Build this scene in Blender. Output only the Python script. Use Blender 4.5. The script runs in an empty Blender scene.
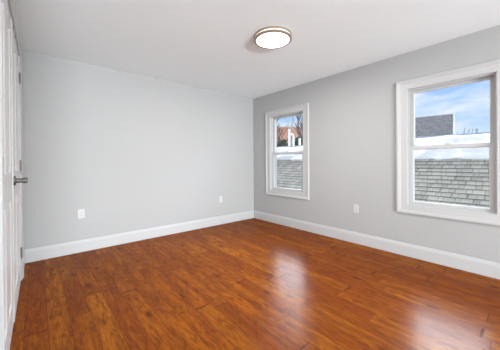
import bpy, bmesh, math, random
from mathutils import Vector, Matrix
random.seed(7)
PI = math.pi
sc = bpy.context.scene
C = sc.collection

# ---------------------------------------------------------------- camera
cam_d = bpy.data.cameras.new('camera'); cam = bpy.data.objects.new('camera', cam_d); C.objects.link(cam)
cam_d.sensor_fit = 'HORIZONTAL'; cam_d.sensor_width = 36.0
cam_d.lens = 36.0*248.99/500.0
cam_d.shift_y = -11.81/500.0
Fv = Vector((0.64814591, 0.76150912, -0.00327762))
Rv = Vector((0.76148237, -0.64815169, -0.00663268))
Uv = Rv.cross(Fv)
cam.matrix_world = Matrix(((Rv.x, Uv.x, -Fv.x, 0.0), (Rv.y, Uv.y, -Fv.y, 0.0), (Rv.z, Uv.z, -Fv.z, 1.1375), (0, 0, 0, 1)))
cam_d.clip_start = 0.02; cam_d.clip_end = 300
sc.camera = cam

# ---------------------------------------------------------------- light and exposure
SKY_LOW, SKY_HIGH = 0.93, 30.0
SUN = 1.0
REAR_LIGHT = 980.0
UP_LIGHT = 45.0
LAMP = 34.0
REAR_TILT = 0.25
REAR_X = -0.35
REAR_Y = -7.9
REAR_DX = 0.18
sc.view_settings.view_transform = 'Standard'
sc.view_settings.look = 'None'
sc.view_settings.gamma = 1.0
sc.view_settings.use_curve_mapping = False
sc.view_settings.exposure = 0.21

world = bpy.data.worlds.new('sky'); sc.world = world; world.use_nodes = True
def nn(nt, t, **kw):
    n = nt.nodes.new(t)
    for k, v in kw.items():
        if k.startswith('_'): setattr(n, k[1:], v)
    return n
def math_n(nt, op, a, b=None, c=None, clamp=False):
    n = nt.nodes.new('ShaderNodeMath'); n.operation = op; n.use_clamp = clamp
    for i, v in enumerate((a, b, c)):
        if v is None: continue
        if isinstance(v, (int, float)): n.inputs[i].default_value = v
        else: nt.links.new(v, n.inputs[i])
    return n.outputs[0]
def mix_c(nt, fac, a, b, blend='MIX'):
    n = nt.nodes.new('ShaderNodeMix'); n.data_type = 'RGBA'; n.blend_type = blend
    for s, v in ((n.inputs[0], fac), (n.inputs[6], a), (n.inputs[7], b)):
        if isinstance(v, (int, float)): s.default_value = v
        elif isinstance(v, tuple): s.default_value = (*v, 1) if len(v) == 3 else v
        else: nt.links.new(v, s)
    return n.outputs[2]
def map_r(nt, v, a, b, c, d):
    n = nt.nodes.new('ShaderNodeMapRange'); nt.links.new(v, n.inputs[0])
    for i, x in enumerate((a, b, c, d)): n.inputs[i+1].default_value = x
    return n.outputs[0]
def noise_n(nt, vec, scale, detail=3, rough=0.5, dist=0.0):
    n = nt.nodes.new('ShaderNodeTexNoise'); n.inputs['Scale'].default_value = scale
    n.inputs['Detail'].default_value = detail; n.inputs['Roughness'].default_value = rough; n.inputs['Distortion'].default_value = dist
    if vec is not None: nt.links.new(vec, n.inputs['Vector'])
    return n.outputs[0]
def scale_v(nt, vec, s, loc=(0, 0, 0)):
    n = nt.nodes.new('ShaderNodeMapping'); nt.links.new(vec, n.inputs[0]); n.inputs['Scale'].default_value = s; n.inputs['Location'].default_value = loc
    return n.outputs[0]

def build_world():
    nt = world.node_tree; nt.nodes.clear()
    out = nt.nodes.new('ShaderNodeOutputWorld'); bg = nt.nodes.new('ShaderNodeBackground')
    tc = nt.nodes.new('ShaderNodeTexCoord'); sep = nt.nodes.new('ShaderNodeSeparateXYZ')
    nt.links.new(tc.outputs['Generated'], sep.inputs[0])
    z = sep.outputs[2]
    blue = mix_c(nt, map_r(nt, z, 0.0, 0.32, 0, 1), (0.55, 0.76, 1.0), (0.27, 0.50, 0.97))
    cl = noise_n(nt, scale_v(nt, tc.outputs['Generated'], (2.2, 2.2, 7.0), (0.35, 0.1, 0.0)), 2.3, 6, 0.55)
    cl = map_r(nt, cl, 0.36, 0.62, 0.0, 1.0)
    base = mix_c(nt, cl, blue, (0.95, 0.98, 1.0))
    low = map_r(nt, z, 0.02, 0.13, 0.85, 0.0)
    base = mix_c(nt, low, base, (0.86, 0.93, 1.0))
    # bright sky band added above the view to feed the floor reflection and room
    dp = nt.nodes.new('ShaderNodeVectorMath'); dp.operation = 'DOT_PRODUCT'; nt.links.new(tc.outputs['Generated'], dp.inputs[0]); dp.inputs[1].default_value = (0.85, 0.53, 0.0)
    az = map_r(nt, dp.outputs['Value'], 0.25, 0.75, 0.0, 1.0)
    hi = math_n(nt, 'MULTIPLY', math_n(nt, 'MULTIPLY', map_r(nt, z, 0.26, 0.34, 0.0, 1.0), map_r(nt, z, 0.62, 0.8, 1.0, 0.0)), az)
    col = mix_c(nt, hi, base, (0.78, 0.89, 1.0))
    nt.links.new(col, bg.inputs[0])
    st = map_r(nt, hi, 0.0, 1.0, SKY_LOW, SKY_HIGH)
    nt.links.new(st, bg.inputs[1])
    nt.links.new(bg.outputs[0], out.inputs[0])
build_world()

sl = bpy.data.lights.new('sun', 'SUN'); so = bpy.data.objects.new('sun', sl); C.objects.link(so)
sl.energy = SUN; sl.angle = math.radians(1.5); sl.color = (1.0, 0.95, 0.88)
so.rotation_euler = Vector((0.15, -0.8, -0.58)).to_track_quat('-Z', 'Y').to_euler(); so.location = (8, 12, 12)

def area(name, loc, direction, sx, sy, power, col=(1, 1, 1)):
    l = bpy.data.lights.new(name, 'AREA'); l.shape = 'RECTANGLE'; l.size = sx; l.size_y = sy; l.energy = power; l.color = col
    o = bpy.data.objects.new(name, l); C.objects.link(o); o.location = loc
    o.rotation_euler = Vector(direction).to_track_quat('-Z', 'Z').to_euler()
    return o
# added area fill, unseen far behind the camera, brightens the whole room
area('rear_fill_light', (REAR_X, REAR_Y, 0.36), (REAR_DX, 1, REAR_TILT), 2.6, 0.55, REAR_LIGHT, (0.91, 0.97, 1.0))

# added upward fill, unseen and low behind the camera, lifts the ceiling
area('up_fill_light', (0.5, -1.7, 0.35), (0.16, 1.0, 1.0), 1.4, 0.7, UP_LIGHT, (0.895, 0.975, 1.0))

# ---------------------------------------------------------------- materials
def mat(name, col=(0.8, 0.8, 0.8), rough=0.5, metal=0.0, spec=0.5):
    m = bpy.data.materials.new(name); m.use_nodes = True
    b = m.node_tree.nodes['Principled BSDF']
    b.inputs['Base Color'].default_value = (*col, 1); b.inputs['Roughness'].default_value = rough
    b.inputs['Metallic'].default_value = metal; b.inputs['Specular IOR Level'].default_value = spec
    return m
def bump(m, height, strength=0.2, dist=0.01):
    nt = m.node_tree; b = nt.nodes['Principled BSDF']
    n = nt.nodes.new('ShaderNodeBump'); n.inputs['Strength'].default_value = strength; n.inputs['Distance'].default_value = dist
    nt.links.new(height, n.inputs['Height']); nt.links.new(n.outputs[0], b.inputs['Normal'])
def objc(m):
    return m.node_tree.nodes.new('ShaderNodeTexCoord').outputs['Object']
def paint(name, col, rough, tex=260, st=0.04, spec=0.35):
    m = mat(name, col, rough, spec=spec); nt = m.node_tree; v = objc(m)
    nt.links.new(mix_c(nt, noise_n(nt, v, 1.3, 2), tuple(c*0.985 for c in col), tuple(min(1, c*1.015) for c in col)), nt.nodes['Principled BSDF'].inputs['Base Color'])
    bump(m, noise_n(nt, v, tex, 2), st, 0.002)
    return m
M = {}
M['wall'] = paint('grey_wall_paint', (0.395, 0.400, 0.402), 0.6)
M['ceiling'] = paint('ceiling_paint', (0.85, 0.91, 0.94), 0.8)
M['trim'] = paint('white_trim_paint', (0.485, 0.49, 0.495), 0.35, 80, 0.0)
M['door'] = paint('white_door_paint', (0.64, 0.645, 0.65), 0.35, 80, 0.0)
M['vinyl'] = paint('white_vinyl', (0.49, 0.495, 0.50), 0.4, 80, 0.01)
M['nickel'] = mat('brushed_nickel', (0.19, 0.188, 0.185), 0.45, 1.0)
bump(M['nickel'], noise_n(M['nickel'].node_tree, scale_v(M['nickel'].node_tree, objc(M['nickel']), (1, 1, 20)), 200, 2), 0.05, 0.001)
M['ring'] = mat('satin_bronze_nickel', (0.42, 0.33, 0.26), 0.4, 0.7)
bump(M['ring'], noise_n(M['ring'].node_tree, scale_v(M['ring'].node_tree, objc(M['ring']), (1, 1, 20)), 200, 2), 0.05, 0.001)
M['plastic'] = paint('white_plastic', (0.55, 0.555, 0.56), 0.3, 80, 0.01)
M['slot'] = paint('dark_slot', (0.10, 0.10, 0.10), 0.6, 80, 0.01)
M['dark'] = paint('dark_rubber', (0.05, 0.05, 0.05), 0.6, 80, 0.01)

def glow(name, col, strength):
    m = mat(name, (0.9, 0.9, 0.88), 0.3); b = m.node_tree.nodes['Principled BSDF']
    nt = m.node_tree
    nt.links.new(mix_c(nt, noise_n(nt, objc(m), 3, 1), col, tuple(c*0.99 for c in col)), b.inputs['Emission Color'])
    b.inputs['Emission Strength'].default_value = strength
    return m
M['diffuser'] = glow('lit_opal_diffuser', (1.0, 0.965, 0.90), 2.5)
M['band'] = glow('lit_acrylic_band', (1.0, 0.82, 0.62), 0.5)

def glass_mat():
    m = bpy.data.materials.new('window_glass'); m.use_nodes = True; nt = m.node_tree; nt.nodes.clear()
    out = nt.nodes.new('ShaderNodeOutputMaterial'); tr = nt.nodes.new('ShaderNodeBsdfTransparent'); gl = nt.nodes.new('ShaderNodeBsdfGlossy')
    mx = nt.nodes.new('ShaderNodeMixShader'); fr = nt.nodes.new('ShaderNodeFresnel'); fr.inputs[0].default_value = 1.3
    gl.inputs['Roughness'].default_value = 0.02
    tr.inputs[0].default_value = (0.985, 0.99, 0.985, 1)
    nt.links.new(fr.outputs[0], mx.inputs[0]); nt.links.new(tr.outputs[0], mx.inputs[1]); nt.links.new(gl.outputs[0], mx.inputs[2])
    nt.links.new(mx.outputs[0], out.inputs[0])
    return m
M['glass'] = glass_mat()

def floor_mat():
    m = mat('cherry_stained_plank_floor', rough=0.3); nt = m.node_tree; b = nt.nodes['Principled BSDF']
    L = nt.links.new
    v = objc(m); sp = nt.nodes.new('ShaderNodeSeparateXYZ'); L(v, sp.inputs[0]); x, y = sp.outputs[0], sp.outputs[1]
    PW, PL = 0.125, 1.05
    xr = math_n(nt, 'DIVIDE', math_n(nt, 'ADD', x, 10.08), PW)
    row = math_n(nt, 'FLOOR', xr); fx = math_n(nt, 'FRACT', xr)
    wn = nt.nodes.new('ShaderNodeTexWhiteNoise'); wn.noise_dimensions = '1D'; L(row, wn.inputs['W'])
    yr = math_n(nt, 'ADD', math_n(nt, 'DIVIDE', math_n(nt, 'ADD', y, 10.0), PL), math_n(nt, 'MULTIPLY', wn.outputs[0], 7.3))
    # plank lengths vary: warp along the row
    wob = math_n(nt, 'MULTIPLY', math_n(nt, 'SINE', math_n(nt, 'ADD', math_n(nt, 'MULTIPLY', yr, 2.4), math_n(nt, 'MULTIPLY', row, 1.7))), 0.26)
    yr = math_n(nt, 'ADD', yr, wob)
    colm = math_n(nt, 'FLOOR', yr); fy = math_n(nt, 'FRACT', yr)
    cv = nt.nodes.new('ShaderNodeCombineXYZ'); L(row, cv.inputs[0]); L(colm, cv.inputs[1])
    w2 = nt.nodes.new('ShaderNodeTexWhiteNoise'); w2.noise_dimensions = '2D'; L(cv.outputs[0], w2.inputs['Vector'])
    rnd = w2.outputs[0]; rc = nt.nodes.new('ShaderNodeSeparateXYZ'); L(w2.outputs[1], rc.inputs[0])
    # per-plank shifted coordinates
    sh = nt.nodes.new('ShaderNodeCombineXYZ')
    L(math_n(nt, 'ADD', x, math_n(nt, 'MULTIPLY', rc.outputs[0], 5)), sh.inputs[0]); L(math_n(nt, 'ADD', y, math_n(nt, 'MULTIPLY', rc.outputs[1], 9)), sh.inputs[1]); L(rnd, sh.inputs[2])
    P = sh.outputs[0]
    fine = noise_n(nt, scale_v(nt, P, (130, 5, 1)), 1.0, 4, 0.65)
    broad = noise_n(nt, scale_v(nt, P, (9, 1.2, 1)), 1.0, 3, 0.55, 0.6)
    # cathedral grain: contour lines of a stretched noise
    cn = noise_n(nt, scale_v(nt, P, (8, 0.9, 1)), 1.0, 2, 0.5, 0.25)
    cath = math_n(nt, 'SINE', math_n(nt, 'MULTIPLY', cn, 95.0))
    cath = math_n(nt, 'POWER', map_r(nt, cath, -1, 1, 0, 1), 3.0)
    ramp = nt.nodes.new('ShaderNodeValToRGB'); e = ramp.color_ramp; L(rnd, ramp.inputs[0])
    cols = [(0.0, (0.26, 0.062, 0.0070)), (0.22, (0.30, 0.077, 0.0070)), (0.45, (0.325, 0.094, 0.0070)), (0.65, (0.33, 0.089, 0.0065)), (0.85, (0.385, 0.122, 0.009)), (1.0, (0.35, 0.105, 0.0080))]
    e.elements[0].position = 0; e.elements[0].color = (*cols[0][1], 1); e.elements[1].position = 1; e.elements[1].color = (*cols[-1][1], 1)
    for p, c in cols[1:-1]:
        q = e.elements.new(p); q.color = (*c, 1)
    c = mix_c(nt, map_r(nt, broad, 0.35, 0.70, 0.0, 0.75), ramp.outputs[0], (0.15, 0.032, 0.006))
    c = mix_c(nt, map_r(nt, fine, 0.45, 0.72, 0.0, 0.55), c, (0.10, 0.022, 0.005))
    mott = noise_n(nt, scale_v(nt, P, (34, 7, 1)), 1.0, 4, 0.6, 1.2)
    c = mix_c(nt, map_r(nt, mott, 0.45, 0.66, 0.0, 0.75), c, (0.11, 0.024, 0.005))
    c = mix_c(nt, math_n(nt, 'MULTIPLY', cath, 0.34), c, (0.13, 0.026, 0.005))
    kn = nt.nodes.new('ShaderNodeTexVoronoi'); kn.inputs['Scale'].default_value = 1.0; L(scale_v(nt, P, (5, 2.2, 1)), kn.inputs['Vector'])
    c = mix_c(nt, map_r(nt, kn.outputs[0], 0.03, 0.16, 0.75, 0.0), c, (0.05, 0.012, 0.004))
    # seams
    ex = math_n(nt, 'MULTIPLY', math_n(nt, 'MINIMUM', fx, math_n(nt, 'SUBTRACT', 1, fx)), PW)
    ey = math_n(nt, 'MULTIPLY', math_n(nt, 'MINIMUM', fy, math_n(nt, 'SUBTRACT', 1, fy)), PL)
    sx = map_r(nt, ex, 0.0005, 0.0022, 1, 0); sy = map_r(nt, ey, 0.001, 0.004, 1, 0)
    seam = math_n(nt, 'MAXIMUM', math_n(nt, 'MULTIPLY', sx, 0.7), sy)
    c = mix_c(nt, math_n(nt, 'MULTIPLY', seam, 0.8), c, (0.02, 0.007, 0.003))
    L(c, b.inputs['Base Color'])
    b.inputs['Roughness'].default_value = 0.38; b.inputs['Specular IOR Level'].default_value = 0.0
    b.inputs['Coat Weight'].default_value = 0.24; b.inputs['Coat IOR'].default_value = 1.5
    L(map_r(nt, fine, 0.3, 0.7, 0.21, 0.29), b.inputs['Coat Roughness'])
    h = math_n(nt, 'SUBTRACT', math_n(nt, 'ADD', math_n(nt, 'MULTIPLY', fine, 0.12), math_n(nt, 'MULTIPLY', noise_n(nt, scale_v(nt, v, (14, 4, 1)), 1.0, 2), 0.55)), seam)
    bn = nt.nodes.new('ShaderNodeBump'); bn.inputs['Strength'].default_value = 0.35; bn.inputs['Distance'].default_value = 0.0018
    L(h, bn.inputs['Height']); L(bn.outputs[0], b.inputs['Normal']); L(bn.outputs[0], b.inputs['Coat Normal'])
    return m
M['floor'] = floor_mat()

def shingle_mat(name, cols, w=0.21, h=0.143, snowy=0.0):
    m = mat(name, rough=0.9, spec=0.2); nt = m.node_tree; b = nt.nodes['Principled BSDF']; L = nt.links.new
    uv = nt.nodes.new('ShaderNodeTexCoord').outputs['UV']; sp = nt.nodes.new('ShaderNodeSeparateXYZ'); L(uv, sp.inputs[0])
    r = math_n(nt, 'DIVIDE', sp.outputs[1], h); row = math_n(nt, 'FLOOR', r); fr = math_n(nt, 'FRACT', r)
    wn = nt.nodes.new('ShaderNodeTexWhiteNoise'); wn.noise_dimensions = '1D'; L(row, wn.inputs['W'])
    u = math_n(nt, 'ADD', math_n(nt, 'DIVIDE', sp.outputs[0], w), math_n(nt, 'MULTIPLY', wn.outputs[0], 3.7))
    u = math_n(nt, 'ADD', u, math_n(nt, 'MULTIPLY', math_n(nt, 'SINE', math_n(nt, 'ADD', math_n(nt, 'MULTIPLY', u, 2.9), row)), 0.22))
    col = math_n(nt, 'FLOOR', u); fu = math_n(nt, 'FRACT', u)
    cv = nt.nodes.new('ShaderNodeCombineXYZ'); L(row, cv.inputs[0]); L(col, cv.inputs[1])
    w2 = nt.nodes.new('ShaderNodeTexWhiteNoise'); w2.noise_dimensions = '2D'; L(cv.outputs[0], w2.inputs['Vector'])
    ramp = nt.nodes.new('ShaderNodeValToRGB'); L(w2.outputs[0], ramp.inputs[0]); e = ramp.color_ramp
    e.elements[0].color = (*cols[0], 1); e.elements[1].color = (*cols[-1], 1)
    for i, c in enumerate(cols[1:-1]):
        q = e.elements.new((i+1)/(len(cols)-1)); q.color = (*c, 1)
    c = mix_c(nt, map_r(nt, noise_n(nt, uv, 60, 3, 0.7), 0.35, 0.7, 0.0, 0.35), ramp.outputs[0], tuple(k*0.6 for k in cols[0]))
    c = mix_c(nt, map_r(nt, noise_n(nt, uv, 2.2, 3, 0.6), 0.45, 0.7, 0.0, 0.45), c, cols[-1])
    edge = math_n(nt, 'MINIMUM', fu, math_n(nt, 'SUBTRACT', 1, fu))
    gap = math_n(nt, 'MAXIMUM', map_r(nt, edge, 0.03, 0.09, 1, 0), math_n(nt, 'MULTIPLY', map_r(nt, fr, 0.05, 0.16, 1, 0), map_r(nt, w2.outputs[0], 0.0, 1.0, 1.0, 0.2)))
    c = mix_c(nt, math_n(nt, 'MULTIPLY', gap, 0.5), c, tuple(k*0.3 for k in cols[0]))
    L(c, b.inputs['Base Color']); bump(m, math_n(nt, 'MULTIPLY', gap, -1.0), 0.5, 0.006)
    return m
M['shingle'] = shingle_mat('grey_green_shingles', [(0.18, 0.166, 0.133), (0.24, 0.222, 0.185), (0.29, 0.268, 0.222), (0.215, 0.20, 0.172), (0.34, 0.312, 0.255)], 0.10, 0.105)
M['shingle2'] = shingle_mat('dark_grey_shingles', [(0.26, 0.245, 0.24), (0.30, 0.285, 0.28), (0.28, 0.265, 0.26), (0.32, 0.305, 0.30)], 0.16, 0.115)
M['snow'] = mat('snow', (0.58, 0.56, 0.55), 0.7); bump(M['snow'], noise_n(M['snow'].node_tree, objc(M['snow']), 9, 5, 0.6), 0.5, 0.05)
M['siding'] = paint('white_siding', (0.70, 0.71, 0.72), 0.6, 20, 0.05)
M['bark'] = paint('grey_brown_bark', (0.13, 0.105, 0.085), 0.9, 30, 0.4)
M['birch'] = paint('pale_bark', (0.45, 0.44, 0.43), 0.9, 30, 0.4)
M['evergreen'] = paint('evergreen_needles', (0.06, 0.085, 0.045), 0.9, 30, 0.4)
M['ventmetal'] = paint('weathered_vent_metal', (0.26, 0.30, 0.34), 0.6, 30, 0.1)
M['pvc'] = paint('white_pipe', (0.85, 0.83, 0.78), 0.45, 30, 0.02)
M['dpane'] = mat('far_window_pane', (0.10, 0.12, 0.15), 0.15); 
_nt = M['dpane'].node_tree; _nt.links.new(mix_c(_nt, noise_n(_nt, objc(M['dpane']), 2), (0.06, 0.08, 0.10), (0.16, 0.18, 0.22)), _nt.nodes['Principled BSDF'].inputs['Base Color'])
def brick_mat():
    m = mat('orange_red_brick', rough=0.85, spec=0.2); nt = m.node_tree
    n = nt.nodes.new('ShaderNodeTexBrick'); n.inputs['Scale'].default_value = 1.0; n.inputs['Brick Width'].default_value = 0.24; n.inputs['Row Height'].default_value = 0.085
    n.inputs['Mortar Size'].default_value = 0.008; n.inputs['Color1'].default_value = (0.62, 0.26, 0.15, 1); n.inputs['Color2'].default_value = (0.78, 0.36, 0.22, 1); n.inputs['Mortar'].default_value = (0.45, 0.36, 0.30, 1)
    uv = nt.nodes.new('ShaderNodeTexCoord').outputs['UV']; nt.links.new(uv, n.inputs['Vector'])
    nt.links.new(n.outputs[0], nt.nodes['Principled BSDF'].inputs['Base Color'])
    return m
M['brick'] = brick_mat()

# ---------------------------------------------------------------- mesh helpers
def bm_new(): return bmesh.new()
def add_box(bm, x0, x1, y0, y1, z0, z1):
    vs = [bm.verts.new(p) for p in ((x0, y0, z0), (x1, y0, z0), (x1, y1, z0), (x0, y1, z0), (x0, y0, z1), (x1, y0, z1), (x1, y1, z1), (x0, y1, z1))]
    return [bm.faces.new([vs[i] for i in f]) for f in ((0, 3, 2, 1), (4, 5, 6, 7), (0, 1, 5, 4), (1, 2, 6, 5), (2, 3, 7, 6), (3, 0, 4, 7))]
def bev(bm, w, seg=2):
    bmesh.ops.bevel(bm, geom=[e for e in bm.edges if e.is_manifold and e.calc_face_angle(0) > 0.5], offset=w, segments=seg, affect='EDGES', clamp_overlap=True)
    return bm
def box_bm(*a, b=0.0, seg=2):
    bm = bm_new(); add_box(bm, *a)
    if b: bev(bm, b, seg)
    return bm
def add_lathe(bm, prof, seg=48, mtx=None, cap=True):
    rings = []
    for r, z in prof:
        if r < 1e-6:
            p = Vector((0, 0, z)); rings.append([bm.verts.new(mtx @ p if mtx else p)])
        else:
            rr = []
            for i in range(seg):
                a = 2*PI*i/seg; p = Vector((r*math.cos(a), r*math.sin(a), z)); rr.append(bm.verts.new(mtx @ p if mtx else p))
            rings.append(rr)
    for A, B in zip(rings, rings[1:]):
        for i in range(seg):
            j = (i+1) % seg
            if len(A) == 1 and len(B) == 1: continue
            if len(A) == 1: bm.faces.new((A[0], B[i], B[j]))
            elif len(B) == 1: bm.faces.new((A[i], A[j], B[0]))
            else: bm.faces.new((A[i], A[j], B[j], B[i]))
    if cap:
        for R_ in (rings[0], rings[-1]):
            if len(R_) > 2: bm.faces.new(R_)
def add_tube(bm, pts, rads, seg=8):
    pts = [Vector(p) for p in pts]; prev = None; ref = None
    for i, p in enumerate(pts):
        t = (pts[min(i+1, len(pts)-1)]-pts[max(i-1, 0)]).normalized()
        if ref is None:
            ref = t.orthogonal().normalized()
        ref = (ref - t*ref.dot(t)).normalized(); w = t.cross(ref)
        r = rads[i] if isinstance(rads, (list, tuple)) else rads
        ring = [bm.verts.new(p + (ref*math.cos(2*PI*k/seg)+w*math.sin(2*PI*k/seg))*r) for k in range(seg)]
        if prev:
            for k in range(seg): bm.faces.new((prev[k], prev[(k+1) % seg], ring[(k+1) % seg], ring[k]))
        else: bm.faces.new(list(reversed(ring)))
        prev = ring
    bm.faces.new(prev)
def obj(name, bm, m, parent=None, smooth=False, fix=True):
    if fix: bmesh.ops.recalc_face_normals(bm, faces=bm.faces[:])
    me = bpy.data.meshes.new(name); bm.to_mesh(me); bm.free()
    me.materials.append(m)
    if smooth:
        for p in me.polygons: p.use_smooth = True
        try: me.set_sharp_from_angle(angle=math.radians(38))
        except Exception: pass
    o = bpy.data.objects.new(name, me); C.objects.link(o)
    if parent is not None: o.parent = parent; o.matrix_parent_inverse = parent.matrix_world.inverted()
    return o
def empty(name, loc=(0, 0, 0)):
    o = bpy.data.objects.new(name, None); C.objects.link(o); o.location = loc; o.empty_display_size = 0.05
    o.matrix_world = Matrix.Translation(loc)
    return o
def tag(o, label=None, cat=None, group=None, kind=None):
    for k, v in (('label', label), ('category', cat), ('group', group), ('kind', kind)):
        if v: o[k] = v
    return o
def struct(name, bm, m, **k):
    o = obj(name, bm, m, **k); o['kind'] = 'structure'; return o

# ---------------------------------------------------------------- room shell
XL, XR, YB, YF, H = -0.137, 3.373, 3.854, -8.0, 2.44
T = 0.15
XW, YW = -3.0, 0.45      # unseen space behind the camera, widened left to make way for the fill light
struct('floor', box_bm(XW-T, XR+T, YF-T, YB+T, -0.12, 0.0), M['floor'])
struct('ceiling', box_bm(XW-T, XR+T, YF-T, YB+T, H, H+0.12), M['ceiling'])
struct('wall_back', box_bm(XL-0.6, XR+T, YB, YB+T, 0, H), M['wall'])
# windows: inner clear opening (y0, y1, z0, z1)
WZ0, WZ1 = 0.622, 1.993
WIN = [(2.590, 3.355), (0.290, 1.045)]
def wall_with_holes(x0, x1, ya, yb, holes):
    """slab between x0..x1; holes = (y0,y1,z0,z1) sorted by y"""
    bm = bm_new(); y = ya
    for (h0, h1, g0, g1) in sorted(holes):
        add_box(bm, x0, x1, y, h0, 0, H)
        if g0 > 0: add_box(bm, x0, x1, h0, h1, 0, g0)
        add_box(bm, x0, x1, h0, h1, g1, H)
        y = h1
    add_box(bm, x0, x1, y, yb, 0, H)
    bmesh.ops.remove_doubles(bm, verts=bm.verts[:], dist=1e-5)
    return bm
J = 0.018
struct('wall_right', wall_with_holes(XR, XR+T, YF, YB, [(a-J, b+J, WZ0-J, WZ1+J) for a, b in WIN]), M['wall'])
DY0, DY1, DZ = 1.605, 3.285, 2.175
struct('wall_left', wall_with_holes(XL-0.12, XL, YW, YB, [(DY0-J, DY1+J, 0, DZ+J)]), M['wall'])
bm = bm_new(); add_box(bm, XL-0.6, XL-0.5, DY0-0.3, YB, 0, H); add_box(bm, XL-0.5, XL-0.12, DY0-0.3, DY0-0.2, 0, H)
struct('wall_closet', bm, M['wall'])
struct('wall_far_left', box_bm(XW-T, XW, YF-T, YW+T, 0, H), M['wall'])
struct('wall_side', box_bm(XW, XL-0.12, YW, YW+T, 0, H), M['wall'])
bm = bm_new()  # unseen wall behind the camera; its wide opening is invented for the fill light
add_box(bm, XW, -1.8, YF-T, YF, 0, H); add_box(bm, 1.1, XR, YF-T, YF, 0, H); add_box(bm, -1.8, 1.1, YF-T, YF, 2.1, H); add_box(bm, -1.8, 1.1, YF-T, YF, 0, 0.08)
struct('wall_front', bm, M['wall'])

# baseboards: stepped profile swept along a straight run
BP = [(0.0, 0.0), (0.016, 0.0), (0.016, 0.118), (0.0145, 0.122), (0.0145, 0.126), (0.011, 0.131), (0.009, 0.140), (0.005, 0.150), (0.003, 0.152), (0.0, 0.152)]
def baseboard(name, a, b, n):
    a, b, n = Vector(a), Vector(b), Vector(n); bm = bm_new()
    A = [bm.verts.new(a+n*d+Vector((0, 0, z))) for d, z in BP]; B = [bm.verts.new(b+n*d+Vector((0, 0, z))) for d, z in BP]
    k = len(BP)
    for i in range(k): bm.faces.new((A[i], A[(i+1) % k], B[(i+1) % k], B[i]))
    bm.faces.new(A); bm.faces.new(B)
    return struct(name, bm, M['trim'])
CW = 0.092
baseboard('baseboard_back', (XL, YB, 0), (XR, YB, 0), (0, -1, 0))
baseboard('baseboard_right', (XR, YF, 0), (XR, YB-0.016, 0), (-1, 0, 0))
baseboard('baseboard_left', (XL, DY1+J+CW, 0), (XL, YB-0.016, 0), (1, 0, 0))
baseboard('baseboard_left_near', (XL, YW, 0), (XL, DY0-J-CW, 0), (1, 0, 0))

# frame swept around a rectangle in a plane of constant x. s = inward room direction (+1/-1 along x)
def casing(x, s, y0, y1, z0, z1, prof, closed=True, zb=1.0, zt=1.0):
    bm = bm_new(); rings = []
    if closed:
        cor = [(y0, z0, -1, -zb), (y1, z0, 1, -zb), (y1, z1, 1, zt), (y0, z1, -1, zt)]
    else:
        cor = [(y0, 0, -1, 0), (y0, z1, -1, 1), (y1, z1, 1, 1), (y1, 0, 1, 0)]
    for (y, z, dy, dz) in cor:
        rings.append([bm.verts.new((x+s*t, y+dy*o, z+dz*o)) for o, t in prof])
    k = len(prof); n = len(rings)
    for r in range(n if closed else n-1):
        A, B = rings[r], rings[(r+1) % n]
        for i in range(k): bm.faces.new((A[i], A[(i+1) % k], B[(i+1) % k], B[i]))
    if not closed: bm.faces.new(rings[0]); bm.faces.new(rings[-1])
    return bm
CASP = [(0.0, 0.0), (0.0, 0.012), (0.010, 0.014), (0.014, 0.0125), (0.070, 0.014), (0.074, 0.017), (0.086, 0.0185), (0.090, 0.024), (0.112, 0.024), (0.115, 0.021), (0.115, 0.0)]

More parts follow.
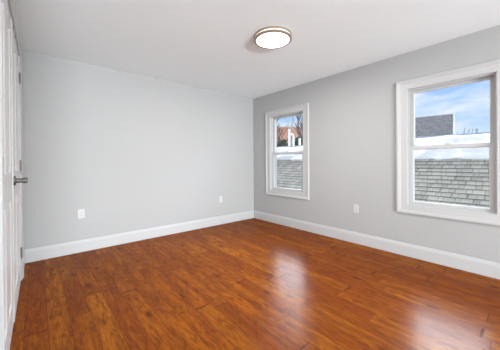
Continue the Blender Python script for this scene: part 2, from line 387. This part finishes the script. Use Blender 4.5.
def window(n, y0, y1):
    e = empty('window_%d' % n, (XR, (y0+y1)/2, WZ0)); e['kind'] = 'structure'
    obj('casing', casing(XR, -1, y0-0.004, y1+0.004, WZ0-0.004, WZ1+0.004, CASP, zb=0.88, zt=0.93), M['trim'], e)
    # jamb lining
    obj('jamb', casing(XR, 1, y0, y1, WZ0, WZ1, [(0, 0), (J, 0), (J, T), (0, T)]), M['trim'], e)
    st = casing(XR, 1, y0-0.0, y1+0.0, WZ0, WZ1, [(-0.012, 0.018), (-0.0, 0.018), (0.0, 0.030), (-0.012, 0.030)])
    obj('inner_stop', st, M['trim'], e)
    zm = 1.300
    def sash(name, x0, x1, z0, z1, bot, top, stile=0.046):
        s_ = bm_new(); iy0, iy1, iz0, iz1 = y0+stile, y1-stile, z0+bot, z1-top
        out = [(y0+0.001, z0), (y1-0.001, z0), (y1-0.001, z1), (y0+0.001, z1)]; inn = [(iy0, iz0), (iy1, iz0), (iy1, iz1), (iy0, iz1)]
        inn2 = [(iy0+0.007, iz0+0.007), (iy1-0.007, iz0+0.007), (iy1-0.007, iz1-0.007), (iy0+0.007, iz1-0.007)]
        xm = (x0+x1)/2
        L_ = [[s_.verts.new((xx, *p)) for p in q] for xx, q in ((x0, out), (x0, inn), (x0+0.012, inn2), (x1-0.008, inn2), (x1, inn), (x1, out))]
        for a in range(6):
            A, B = L_[a], L_[(a+1) % 6]
            for i in range(4): s_.faces.new((A[i], A[(i+1) % 4], B[(i+1) % 4], B[i]))
        so_ = obj(name, s_, M['vinyl'], e)
        obj('glass_pane', box_bm(xm-0.003, xm+0.003, iy0+0.004, iy1-0.004, iz0+0.004, iz1-0.004), M['glass'], so_)
        return so_
    up = sash('upper_sash', XR+0.068, XR+0.100, zm-0.018, WZ1-0.001, 0.036, 0.034)
    lo = sash('lower_sash', XR+0.034, XR+0.066, WZ0+0.001, zm+0.018, 0.036, 0.036)
    # exterior sill slope and blind stop
    obj('outer_frame', casing(XR, 1, y0, y1, WZ0, WZ1, [(-0.020, 0.102), (0.0, 0.102), (0.0, 0.149), (-0.020, 0.149)]), M['vinyl'], e)
    bm = bm_new(); add_box(bm, XR+0.030, XR+0.060, (y0+y1)/2-0.03, (y0+y1)/2+0.03, zm+0.018, zm+0.026); bev(bm, 0.003)
    add_lathe(bm, [(0.0, 0.0), (0.012, 0.0), (0.011, 0.010), (0.0, 0.012)], 16, Matrix.Translation((XR+0.045, (y0+y1)/2, zm+0.026)))
    obj('sash_lock', bm, M['vinyl'], lo)
    bm = bm_new()
    for yy in (y0+0.2, y1-0.2): add_box(bm, XR+0.028, XR+0.034, yy-0.04, yy+0.04, WZ0+0.014, WZ0+0.022)
    obj('lift_rail', bm, M['vinyl'], lo)
    return e
window(1, *WIN[0]); window(2, *WIN[1])

# ---------------------------------------------------------------- double closet doors in the left wall
dc = [(0.0, 0.0), (0.0, 0.010), (0.008, 0.013), (0.055, 0.015), (0.062, 0.019), (0.084, 0.022), (0.088, 0.022), (0.092, 0.018), (0.092, 0.0)]
struct('trim_1', casing(XL, 1, DY0-J+0.004, DY1+J-0.004, 0, DZ+J-0.004, dc, closed=False), M['trim'])
struct('trim_2', casing(XL-0.12, 1, DY0, DY1, 0, DZ, [(0, 0), (J-0.0005, 0), (J-0.0005, 0.119), (0, 0.119)], closed=False), M['trim'])
def leaf_bm(y0, y1, z0, z1, xf, th, panels):
    """board with front face at x=xf (facing +x), recessed and fielded panels"""
    bm = bm_new(); ys = sorted({y0, y1, *[p[0] for p in panels], *[p[1] for p in panels]}); zs = sorted({z0, z1, *[p[2] for p in panels], *[p[3] for p in panels]})
    V = {}
    def v(y, z, x=xf):
        k = (round(y, 5), round(z, 5), round(x, 5))
        if k not in V: V[k] = bm.verts.new((x, y, z))
        return V[k]
    for i in range(len(ys)-1):
        for j in range(len(zs)-1):
            a, b, c, d = ys[i], ys[i+1], zs[j], zs[j+1]; cy, cz = (a+b)/2, (c+d)/2
            if any(p[0] < cy < p[1] and p[2] < cz < p[3] for p in panels): continue
            bm.faces.new((v(a, c), v(b, c), v(b, d), v(a, d)))
    for (a, b, c, d) in panels:
        prev = [(a, c, xf), (b, c, xf), (b, d, xf), (a, d, xf)]
        for ins, dep in ((0.012, 0.009), (0.022, 0.009), (0.050, 0.003)):
            cur = [(a+ins, c+ins, xf-dep), (b-ins, c+ins, xf-dep), (b-ins, d-ins, xf-dep), (a+ins, d-ins, xf-dep)]
            for i in range(4): bm.faces.new([v(*prev[i]), v(*prev[(i+1) % 4]), v(*cur[(i+1) % 4]), v(*cur[i])])
            prev = cur
        bm.faces.new([v(*q) for q in prev])
    # sides/back
    bk = [bm.verts.new((xf-th, y, z)) for y, z in ((y0, z0), (y1, z0), (y1, z1), (y0, z1))]
    bm.faces.new(bk)
    def strip(pts, A, B):
        bm.faces.new([v(*p) for p in pts]+[B, A])
    strip([(y, z0) for y in ys], bk[0], bk[1]); strip([(y1, z) for z in zs], bk[1], bk[2])
    strip([(y, z1) for y in reversed(ys)], bk[2], bk[3]); strip([(y0, z) for z in reversed(zs)], bk[3], bk[0])
    return bm
def door(n, y0, y1, hinge_side, xf):
    e = empty('door_%d' % n, (XL-0.02, (y0+y1)/2, 0)); e['kind'] = 'structure'
    w = y1-y0; s = 0.112; pw = (w-3*s)/2
    pans = []
    for k in range(2):
        a = y0+s+k*(pw+s)
        for c, d in ((0.18, 0.89), (1.075, 2.05)): pans.append((round(a, 5), round(a+pw, 5), c, d))
    obj('door_leaf', leaf_bm(y0, y1, 0.008, DZ-0.004, xf, 0.034, pans), M['door'], e)
    hy = y1+0.001 if hinge_side > 0 else y0-0.001
    for zc in (1.968, 1.122, 0.273):
        bm = bm_new()
        for k in range(5):
            z0 = zc-0.048+k*0.0196
            add_lathe(bm, [(0.0, z0), (0.0075, z0), (0.0075, z0+0.018), (0.0, z0+0.018)], 14, Matrix.Translation((XL+0.008, hy, 0)))
        add_lathe(bm, [(0.0, zc-0.056), (0.004, zc-0.053), (0.005, zc-0.048)], 12, Matrix.Translation((XL+0.008, hy, 0)))
        add_lathe(bm, [(0.005, zc+0.050), (0.004, zc+0.055), (0.0, zc+0.058)], 12, Matrix.Translation((XL+0.008, hy, 0)))
        add_box(bm, XL-0.003, XL+0.001, hy-0.024, hy+0.001, zc-0.048, zc+0.050)
        obj('hinge', bm, M['nickel'], e, smooth=True)
    return e
YM = 2.443
d1 = door(1, YM+0.002, DY1-0.003, 1, XL+0.0015)
d2 = door(2, DY0+0.003, YM-0.002, -1, XL-0.003)
def lever(parent, y, z, xf, dirn=1):
    bm = bm_new(); mx = Matrix.Translation((xf, y, z)) @ Matrix.Rotation(PI/2, 4, 'Y')
    add_lathe(bm, [(0.0, 0.0), (0.036, 0.0), (0.036, 0.005), (0.033, 0.010), (0.020, 0.012), (0.0, 0.012)], 40, mx)
    ro = obj('rose', bm, M['nickel'], parent, smooth=True)
    bm = bm_new()
    add_lathe(bm, [(0.020, 0.010), (0.0165, 0.018), (0.0165, 0.042), (0.020, 0.050), (0.020, 0.070), (0.016, 0.075), (0.0, 0.076)], 28, mx)
    add_tube(bm, [(xf+0.060, y+dirn*d, z+h) for d, h in ((0.0, 0), (0.02, 0.001), (0.05, 0.002), (0.08, 0.001), (0.102, -0.002), (0.108, -0.004))], [0.019, 0.0185, 0.0175, 0.016, 0.014, 0.007], 14)
    lv = obj('door_lever', bm, M['nickel'], parent, smooth=True)
lever(d1, 2.505, 1.015, XL+0.0015)
# small roller catches on the head over the doors
for yy, pr in ((2.56, d1), (2.74, d1)):
    bm = bm_new(); add_box(bm, XL-0.001, XL+0.004, yy-0.014, yy+0.014, DZ-0.030, DZ-0.006); bev(bm, 0.002)
    obj('door_catch', bm, M['nickel'], pr)

# ---------------------------------------------------------------- ceiling light
LX, LY = 1.856, 1.804
cl = empty('ceiling_light', (LX, LY, H)); tag(cl, 'round flush ceiling light with white glowing diffuser and bronze rings', 'ceiling light')
mt = Matrix.Translation((LX, LY, 0))
R0 = 0.193
bm = bm_new(); add_lathe(bm, [(R0, H), (R0+0.001, H-0.003), (R0+0.001, H-0.015), (R0-0.002, H-0.017), (R0-0.016, H-0.017), (R0-0.016, H)], 72, mt, cap=False)
obj('upper_ring', bm, M['ring'], cl, smooth=True)
bm = bm_new(); add_lathe(bm, [(R0-0.008, H-0.013), (R0-0.007, H-0.022), (R0-0.008, H-0.033), (R0-0.014, H-0.033), (R0-0.014, H-0.013)], 72, mt, cap=False)
obj('acrylic_band', bm, M['band'], cl, smooth=True)
bm = bm_new(); add_lathe(bm, [(R0-0.022, H-0.031), (R0-0.001, H-0.031), (R0, H-0.033), (R0, H-0.045), (R0-0.004, H-0.048), (R0-0.022, H-0.048), (R0-0.022, H-0.031)], 72, mt, cap=False)
obj('lower_ring', bm, M['ring'], cl, smooth=True)
prof = [(R0-0.0225, H-0.036)]+[((R0-0.0225)*math.cos(a), H-0.046-0.009*math.sin(a)) for a in [PI/2*i/10 for i in range(10)]]+[(0.0, H-0.055)]
bm = bm_new(); add_lathe(bm, prof, 72, mt, cap=False)
obj('diffuser', bm, M['diffuser'], cl, smooth=True)
ll = bpy.data.lights.new('ceiling_lamp_light', 'AREA'); ll.shape = 'DISK'; ll.size = 0.26; ll.energy = LAMP; ll.color = (1.0, 0.975, 0.94)
lo_ = bpy.data.objects.new('ceiling_lamp_light', ll); C.objects.link(lo_); lo_.location = (LX, LY, H-0.058)

# ---------------------------------------------------------------- wall outlets (built facing +x at origin, then turned)
def outlet(loc, rz, label):
    e = empty('wall_outlet', loc); tag(e, label, 'outlet', 'white outlets low on the walls')
    def add(name, bm, m, par, **k):
        o = obj(name, bm, m, None, **k); o.parent = par; return o
    pl = bm_new(); add_box(pl, 0, 0.006, -0.036, 0.036, -0.058, 0.058); bev(pl, 0.003)
    add('cover_plate', pl, M['plastic'], e)
    for s in (1, -1):
        zc = 0.0195*s
        bm = bm_new(); n = 28; fr = []; bk = []
        for i in range(n):
            a = 2*PI*i/n; yy = 0.0172*math.cos(a); zz = max(-0.0138, min(0.0138, 0.0172*math.sin(a)))
            fr.append(bm.verts.new((0.0085, yy*0.97, zc+zz*0.97))); bk.append(bm.verts.new((0.005, yy, zc+zz)))
        bm.faces.new(fr)
        for i in range(n): bm.faces.new((fr[i], fr[(i+1) % n], bk[(i+1) % n], bk[i]))
        rc = add('socket', bm, M['plastic'], e)
        bm = bm_new(); add_box(bm, 0.0084, 0.0088, -0.0075, -0.0053, zc-0.002, zc+0.007); add_box(bm, 0.0084, 0.0088, 0.0053, 0.0075, zc-0.001, zc+0.006)
        add_lathe(bm, [(0.0, 0.0084), (0.0025, 0.0084), (0.0025, 0.0088), (0.0, 0.0088)], 12, Matrix.Translation((0, 0, zc-0.008)) @ Matrix.Rotation(PI/2, 4, 'Y'))
        add('socket_slots', bm, M['slot'], rc)
    bm = bm_new(); add_lathe(bm, [(0.0, 0.006), (0.003, 0.006), (0.0025, 0.0072), (0.0, 0.0074)], 12, Matrix.Rotation(PI/2, 4, 'Y'))
    add('cover_screw', bm, M['plastic'], e)
    e.rotation_euler = (0, 0, rz)
    return e
outlet((0.420, YB, 0.490), -PI/2, 'white wall outlet on the long grey wall nearest the white door')
outlet((2.562, YB, 0.462), -PI/2, 'white wall outlet on the long grey wall near the room corner')
outlet((XR, 1.685, 0.483), PI, 'white wall outlet on the window wall between the two windows')

# ---------------------------------------------------------------- outside
struct('ground', box_bm(3.6, 90, -50, 80, -3.3, -3.0), M['snow'])

def slope_roof(name, p0, along, up, length, slen, m, parent, exposure=0.143, th=0.012):
    """shingle courses as overlapping wedges on a slope. p0 eave corner; along, up unit vectors"""
    bm = bm_new(); uvl = bm.loops.layers.uv.new('UVMap')
    a, u = Vector(along).normalized(), Vector(up).normalized(); n = a.cross(u)
    if n.z < 0: n = -n
    p0 = Vector(p0); rows = int(math.ceil(slen/exposure))
    for r in range(rows):
        s0 = r*exposure; s1 = min(slen, s0+exposure)
        q = [p0+u*s0+n*th, p0+a*length+u*s0+n*th, p0+a*length+u*s1, p0+u*s1]; w = [p0+u*s0, p0+a*length+u*s0]
        V = [bm.verts.new(k) for k in q]; W = [bm.verts.new(k) for k in w]
        f = bm.faces.new(V)
        for lp, c in zip(f.loops, ((0, s0+1e-4), (length, s0+1e-4), (length, s1-1e-4), (0, s1-1e-4))): lp[uvl].uv = c
        f2 = bm.faces.new((W[0], W[1], V[1], V[0]))
        for lp, c in zip(f2.loops, ((0, s0+1e-4), (length, s0+1e-4), (length, s0+1e-3), (0, s0+1e-3))): lp[uvl].uv = c
    # deck below
    b = [p0-n*0.10, p0+a*length-n*0.10, p0+a*length+u*slen-n*0.10, p0+u*slen-n*0.10]; t = [p0, p0+a*length, p0+a*length+u*slen, p0+u*slen]
    B = [bm.verts.new(k-n*0.002) for k in b]; Tt = [bm.verts.new(k-n*0.002) for k in t]
    bm.faces.new(list(reversed(B))); bm.faces.new(Tt)
    for i in range(4): bm.faces.new((B[i], B[(i+1) % 4], Tt[(i+1) % 4], Tt[i]))
    return obj(name, bm, m, parent, fix=False)

# near neighbouring roof, ridge parallel to the window wall
nb = empty('neighboring_house', (6.17, 5.0, -3.0)); tag(nb, 'low house right outside with pale grey shingle roof and snow below its ridge', 'house')
RX, RZ = 6.17, 1.60
sl_ = 0.70; ang = math.atan(sl_); ux, uz = math.cos(ang), math.sin(ang)
EX = 3.95; EZ = RZ-(RX-EX)*sl_
slen = (RX-EX)/ux
RY0, RY1 = -1.5, 11.0
slope_roof('roof_slope', (EX, RY0, EZ), (0, 1, 0), (ux, 0, uz), RY1-RY0, slen, M['shingle'], nb, 0.105, 0.009)
slope_roof('roof_slope', (2*RX-EX, RY0, EZ), (0, 1, 0), (-ux, 0, uz), RY1-RY0, slen, M['shingle'], nb, 0.105, 0.009)
bm = bm_new()
P_ = [(EX+0.3, -3.0), (2*RX-EX-0.3, -3.0), (2*RX-EX-0.3, EZ+0.3*sl_-0.13), (RX, RZ-0.15), (EX+0.3, EZ+0.3*sl_-0.13)]
A = [bm.verts.new((x, RY0+0.2, z)) for x, z in P_]; B = [bm.verts.new((x, RY1-0.2, z)) for x, z in P_]
bm.faces.new(A); bm.faces.new(B)
for i in range(5): bm.faces.new((A[i], A[(i+1) % 5], B[(i+1) % 5], B[i]))
obj('house_wall', bm, M['siding'], nb)
# snow band along the ridge: displaced slab with wavy lower edge
from mathutils import noise as mn
def snow_mesh():
    bm = bm_new(); NU = 420; S = [0, 0.02, 0.06, 0.12, 0.2, 0.3, 0.42, 0.54, 0.66, 0.78, 0.9, 1.0]
    def surf(y, s):   # s: distance down-slope from ridge (negative = far side)
        return Vector((RX-s*ux, y, RZ-abs(s)*uz)) if s >= 0 else Vector((RX+(-s)*ux, y, RZ-abs(s)*uz))
    grid = []
    for i in range(NU+1):
        y = RY0+(RY1-RY0)*i/NU
        w = 0.74+0.07*mn.noise(Vector((y*0.9, 0, 3)))+0.045*mn.noise(Vector((y*3.7, 1, 3)))+0.022*mn.noise(Vector((y*11, 2, 3)))
        row = []
        for k, t in enumerate(S):
            s = w*(1-t)  # t=0 lower edge, 1 ridge
            edge = min(1.0, t/0.14)**0.5
            hgt = edge*(0.06+0.075*mn.noise(Vector((y*2.1, s*5.5, 7)))+0.04*mn.noise(Vector((y*5, s*11, 9))))
            hgt *= 1-0.45*max(0, t-0.85)/0.15
            row.append(surf(y, s)+Vector((-uz*0.7, 0, ux))*max(hgt, 0.03*min(1.0, t*8)))
        for s, hh in ((-0.15, 0.03), (-0.6, 0.04), (-0.9, 0.0)): row.append(surf(y, s)+Vector((uz*0.5, 0, ux))*hh)
        grid.append([bm.verts.new(p) for p in row])
    for A, B in zip(grid, grid[1:]):
        for k in range(len(A)-1): bm.faces.new((A[k], B[k], B[k+1], A[k+1]))
    return bm
obj('roof_snow', snow_mesh(), M['snow'], nb, smooth=True)
bm = bm_new(); add_tube(bm, [(RX+0.03, RY0, RZ+0.045), (RX+0.03, 3.0, RZ+0.045), (RX+0.03, RY1, RZ+0.045)], 0.014, 6)
obj('ridge_cable', bm, M['ventmetal'], nb)
# roof vent seen above the snow in the near window
bm = bm_new(); add_lathe(bm, [(0.024, RZ-0.1), (0.024, RZ+0.115), (0.030, RZ+0.12), (0.030, RZ+0.14), (0.0, RZ+0.145)], 16, Matrix.Translation((RX+0.08, 0.80, 0)))
obj('roof_vent', bm, M['ventmetal'], nb, smooth=True)
# white pipes standing on the roof beyond, seen in the far window
def world_at(px, depth):   # ground position for a picture column at a given distance (for laying out the neighbours)
    d = Fv+Rv*((px-250)/248.99); d.z = 0
    return d*depth
def pipe(name, pts, r):
    bm = bm_new(); add_tube(bm, pts, r, 12); return obj(name, bm, M['pvc'], nb, smooth=True)
x_ = RX+0.16
def yat(px, x):
    d = Fv+Rv*((px-250)/248.99); return d.y/d.x*x
zb = RZ-0.2
ya, yb_, yc = yat(289.4, x_), yat(293.6, x_), yat(299.8, x_)
pipe('vent_pipe', [(x_, ya, zb), (x_, ya, RZ+0.45), (x_, ya, RZ+0.62)], 0.032)
pipe('vent_pipe', [(x_, yb_, zb), (x_, yb_, RZ+0.36), (x_, yb_+0.02, RZ+0.42), (x_, (ya+yb_)/2, RZ+0.45), (x_, ya-0.03, RZ+0.45)], 0.032)
pipe('vent_pipe', [(x_, yc, zb), (x_, yc, RZ+0.24), (x_, yc, RZ+0.29)], 0.036)

# darker house farther off, its ridge turned a little from the wall
def gable_house(name, label, ridge_end, ridge_dir, length, half, rise, ez, m_roof, m_wall, rake=True):
    e = empty(name, (ridge_end[0], ridge_end[1], -3.0)); tag(e, label, 'house')
    r0 = Vector(ridge_end); d = Vector(ridge_dir).normalized(); s = Vector((d.y, -d.x, 0))  # perpendicular
    sl2 = math.hypot(half, rise)
    for sg in (1, -1):
        up = (-s*sg*half+Vector((0, 0, rise)))/sl2
        p0 = r0+s*sg*half-Vector((0, 0, rise))
        slope_roof('roof_slope', p0, d, up, length, sl2, m_roof, e, 0.115)
    bm = bm_new(); ih = half-0.3
    prof = [(-ih, -3.0-r0.z), (ih, -3.0-r0.z), (ih, -rise*ih/half-0.13), (0, -0.13), (-ih, -rise*ih/half-0.13)]
    A = [bm.verts.new(r0+s*a+d*0.25+Vector((0, 0, z))) for a, z in prof]; B = [bm.verts.new(r0+s*a+d*(length-0.25)+Vector((0, 0, z))) for a, z in prof]
    bm.faces.new(A); bm.faces.new(B)
    for i in range(5): bm.faces.new((A[i], A[(i+1) % 5], B[(i+1) % 5], B[i]))
    uvl = bm.loops.layers.uv.new('UVMap')
    for f in bm.faces:
        n = f.normal if f.normal.length else Vector((1, 0, 0))
        for lp in f.loops:
            c = lp.vert.co; lp[uvl].uv = (c.dot(d)+c.dot(s), c.z)
    obj('house_wall', bm, m_wall, e)
    for sg in (1, -1):   # rake boards
        up = (-s*sg*half+Vector((0, 0, rise))).normalized(); p0 = r0+s*sg*half-Vector((0, 0, rise)); n = Vector((0, 0, 1))
        bm = bm_new(); q = [p0-n*0.2, p0+n*0.03, r0+n*0.03, r0-n*0.2]
        A = [bm.verts.new(k-d*0.06) for k in q]; B = [bm.verts.new(k-d*0.01) for k in q]
        bm.faces.new(A); bm.faces.new(B)
        for i in range(4): bm.faces.new((A[i], A[(i+1) % 4], B[(i+1) % 4], B[i]))
        obj('rake_board', bm, M['siding'], e)
    return e, d, s
azr = math.radians(-9)
re_ = world_at(453.2, 11.5); re_.z = 1.1375+47.3/249*11.5
gable_house('distant_house', 'farther house with plain dark grey gable roof rising above the snow', re_, (math.sin(azr), math.cos(azr), 0), 4.6, 2.4, 2.6, 0, M['shingle2'], M['siding'])

# brick house seen through the far window
bp = world_at(276, 24.0); 
e = empty('brick_house', (bp.x, bp.y, -3.0)); tag(e, 'orange red brick house behind bare trees, seen through the farther window', 'house')
vd = Vector((Rv.x, Rv.y, 0)).normalized(); fd = Vector((Fv.x, Fv.y, 0)).normalized()
Wd = 10.0; o_ = bp-vd*3.0; zt = 1.1375+35/249*24.0
bm = bm_new(); uvl = bm.loops.layers.uv.new('UVMap')
cs = [o_, o_+vd*Wd, o_+vd*Wd+fd*6, o_+fd*6]
lo_ = [bm.verts.new((c.x, c.y, -3.0)) for c in cs]; hi_ = [bm.verts.new((c.x, c.y, zt)) for c in cs]
for i in range(4):
    f = bm.faces.new((lo_[i], lo_[(i+1) % 4], hi_[(i+1) % 4], hi_[i]))
    wl = (cs[(i+1) % 4]-cs[i]).length
    for lp, c in zip(f.loops, ((0, -3), (wl, -3), (wl, zt), (0, zt))): lp[uvl].uv = c
bm.faces.new(hi_)
obj('brick_wall', bm, M['brick'], e, fix=False)
bm = bm_new(); q = [c + Vector((0, 0, 0)) for c in cs]
A = [bm.verts.new((c.x, c.y, zt)) for c in (o_-vd*0.2-fd*0.2, o_+vd*(Wd+0.2)-fd*0.2, o_+vd*(Wd+0.2)+fd*6.2, o_-vd*0.2+fd*6.2)]
B = [bm.verts.new(v.co+Vector((0, 0, 0.14))) for v in A]
bm.faces.new(A); bm.faces.new(B)
for i in range(4): bm.faces.new((A[i], A[(i+1) % 4], B[(i+1) % 4], B[i]))
obj('roof_edge', bm, M['siding'], e)

# bare winter trees
def bare_tree(base, height, r0, label, m, seed, spread=0.55, levels=5):
    rnd = random.Random(seed); bm = bm_new()
    def grow(p, d, ln, r, lv):
        pts = [p]; rr = [r]; q = p.copy(); dd = d.copy(); n = 4
        for i in range(n):
            dd = (dd+Vector((rnd.uniform(-1, 1), rnd.uniform(-1, 1), rnd.uniform(-0.3, 0.7)))*0.12).normalized(); q = q+dd*ln/n
            pts.append(q.copy()); rr.append(max(0.013, r*(1-0.36*(i+1)/n)))
        add_tube(bm, pts, rr, 6 if lv > 2 else 4)
        if lv == 0: return
        for _ in range(rnd.choice((2, 3, 3))):
            k = rnd.randint(2, n); nd = (dd+Vector((rnd.uniform(-1, 1), rnd.uniform(-1, 1), rnd.uniform(-0.15, 0.8)))*spread).normalized()
            grow(pts[k], nd, ln*rnd.uniform(0.6, 0.82), rr[k]*0.72, lv-1)
    grow(Vector(base), Vector((0, 0, 1)), height*0.36, r0, levels)
    o = obj('bare_tree', bm, m, None, fix=False)
    tag(o, label, 'tree', 'bare trees beyond the roofs'); return o
def tree_at(px, depth, top_y, r0, label, m, seed, **k):
    p = world_at(px, depth); zt_ = 1.1375+(163-top_y)/249*depth
    return bare_tree((p.x, p.y, -3.0), zt_+3.0, r0, label, m, seed, **k)
tree_at(285, 17.0, 104, 0.26, 'bare brown tree, leftmost of the trees in the farther window', M['bark'], 3)
tree_at(292, 21.0, 106, 0.30, 'pale barked leafless tree standing in front of the brick house', M['birch'], 11)
tree_at(302, 17.5, 106, 0.26, 'bare brown tree, rightmost of the trees in the farther window', M['bark'], 8)
tree_at(459, 17.0, 122, 0.2, 'small bare tree just right of the dark grey gable roof', M['bark'], 21, levels=4)

# dark evergreens in front of the brick house: a stem with many small needle tufts
def evergreen(px, depth, top_y, w, label, seed):
    rnd = random.Random(seed); p = world_at(px, depth); zt_ = 1.1375+(163-top_y)/249*depth; h = zt_+3.0
    e = empty('evergreen_tree', (p.x, p.y, -3.0)); tag(e, label, 'tree')
    bm = bm_new(); add_tube(bm, [(p.x, p.y, -3.0), (p.x, p.y, zt_-0.3)], [0.12, 0.03], 8); obj('trunk', bm, M['bark'], e)
    bm = bm_new()
    for k in range(900):
        t = rnd.random()**0.8; a = rnd.uniform(0, 2*PI); rr = w*(1-t)**0.8*rnd.uniform(0.45, 1.0)+0.03
        c = Vector((p.x+rr*math.cos(a), p.y+rr*math.sin(a), -2.6+t*(h-0.5)))
        d = Vector((math.cos(a), math.sin(a), rnd.uniform(-0.5, 0.3))).normalized(); s1 = d.cross(Vector((0, 0, 1))).normalized()*0.07; ln = rnd.uniform(0.18, 0.34); up = Vector((0, 0, 0.035))
        V = [bm.verts.new(q) for q in (c-s1, c+s1, c+up*2, c+d*ln)]
        for f in ((0, 1, 3), (1, 2, 3), (2, 0, 3), (0, 2, 1)): bm.faces.new([V[i] for i in f])
    obj('foliage', bm, M['evergreen'], e, fix=False)
evergreen(283.0, 13.2, 139, 0.9, 'dark green evergreen left of the white vent pipes in the farther window', 4)
evergreen(298.0, 14.8, 137, 0.8, 'dark green evergreen between the white vent pipes in the farther window', 5)
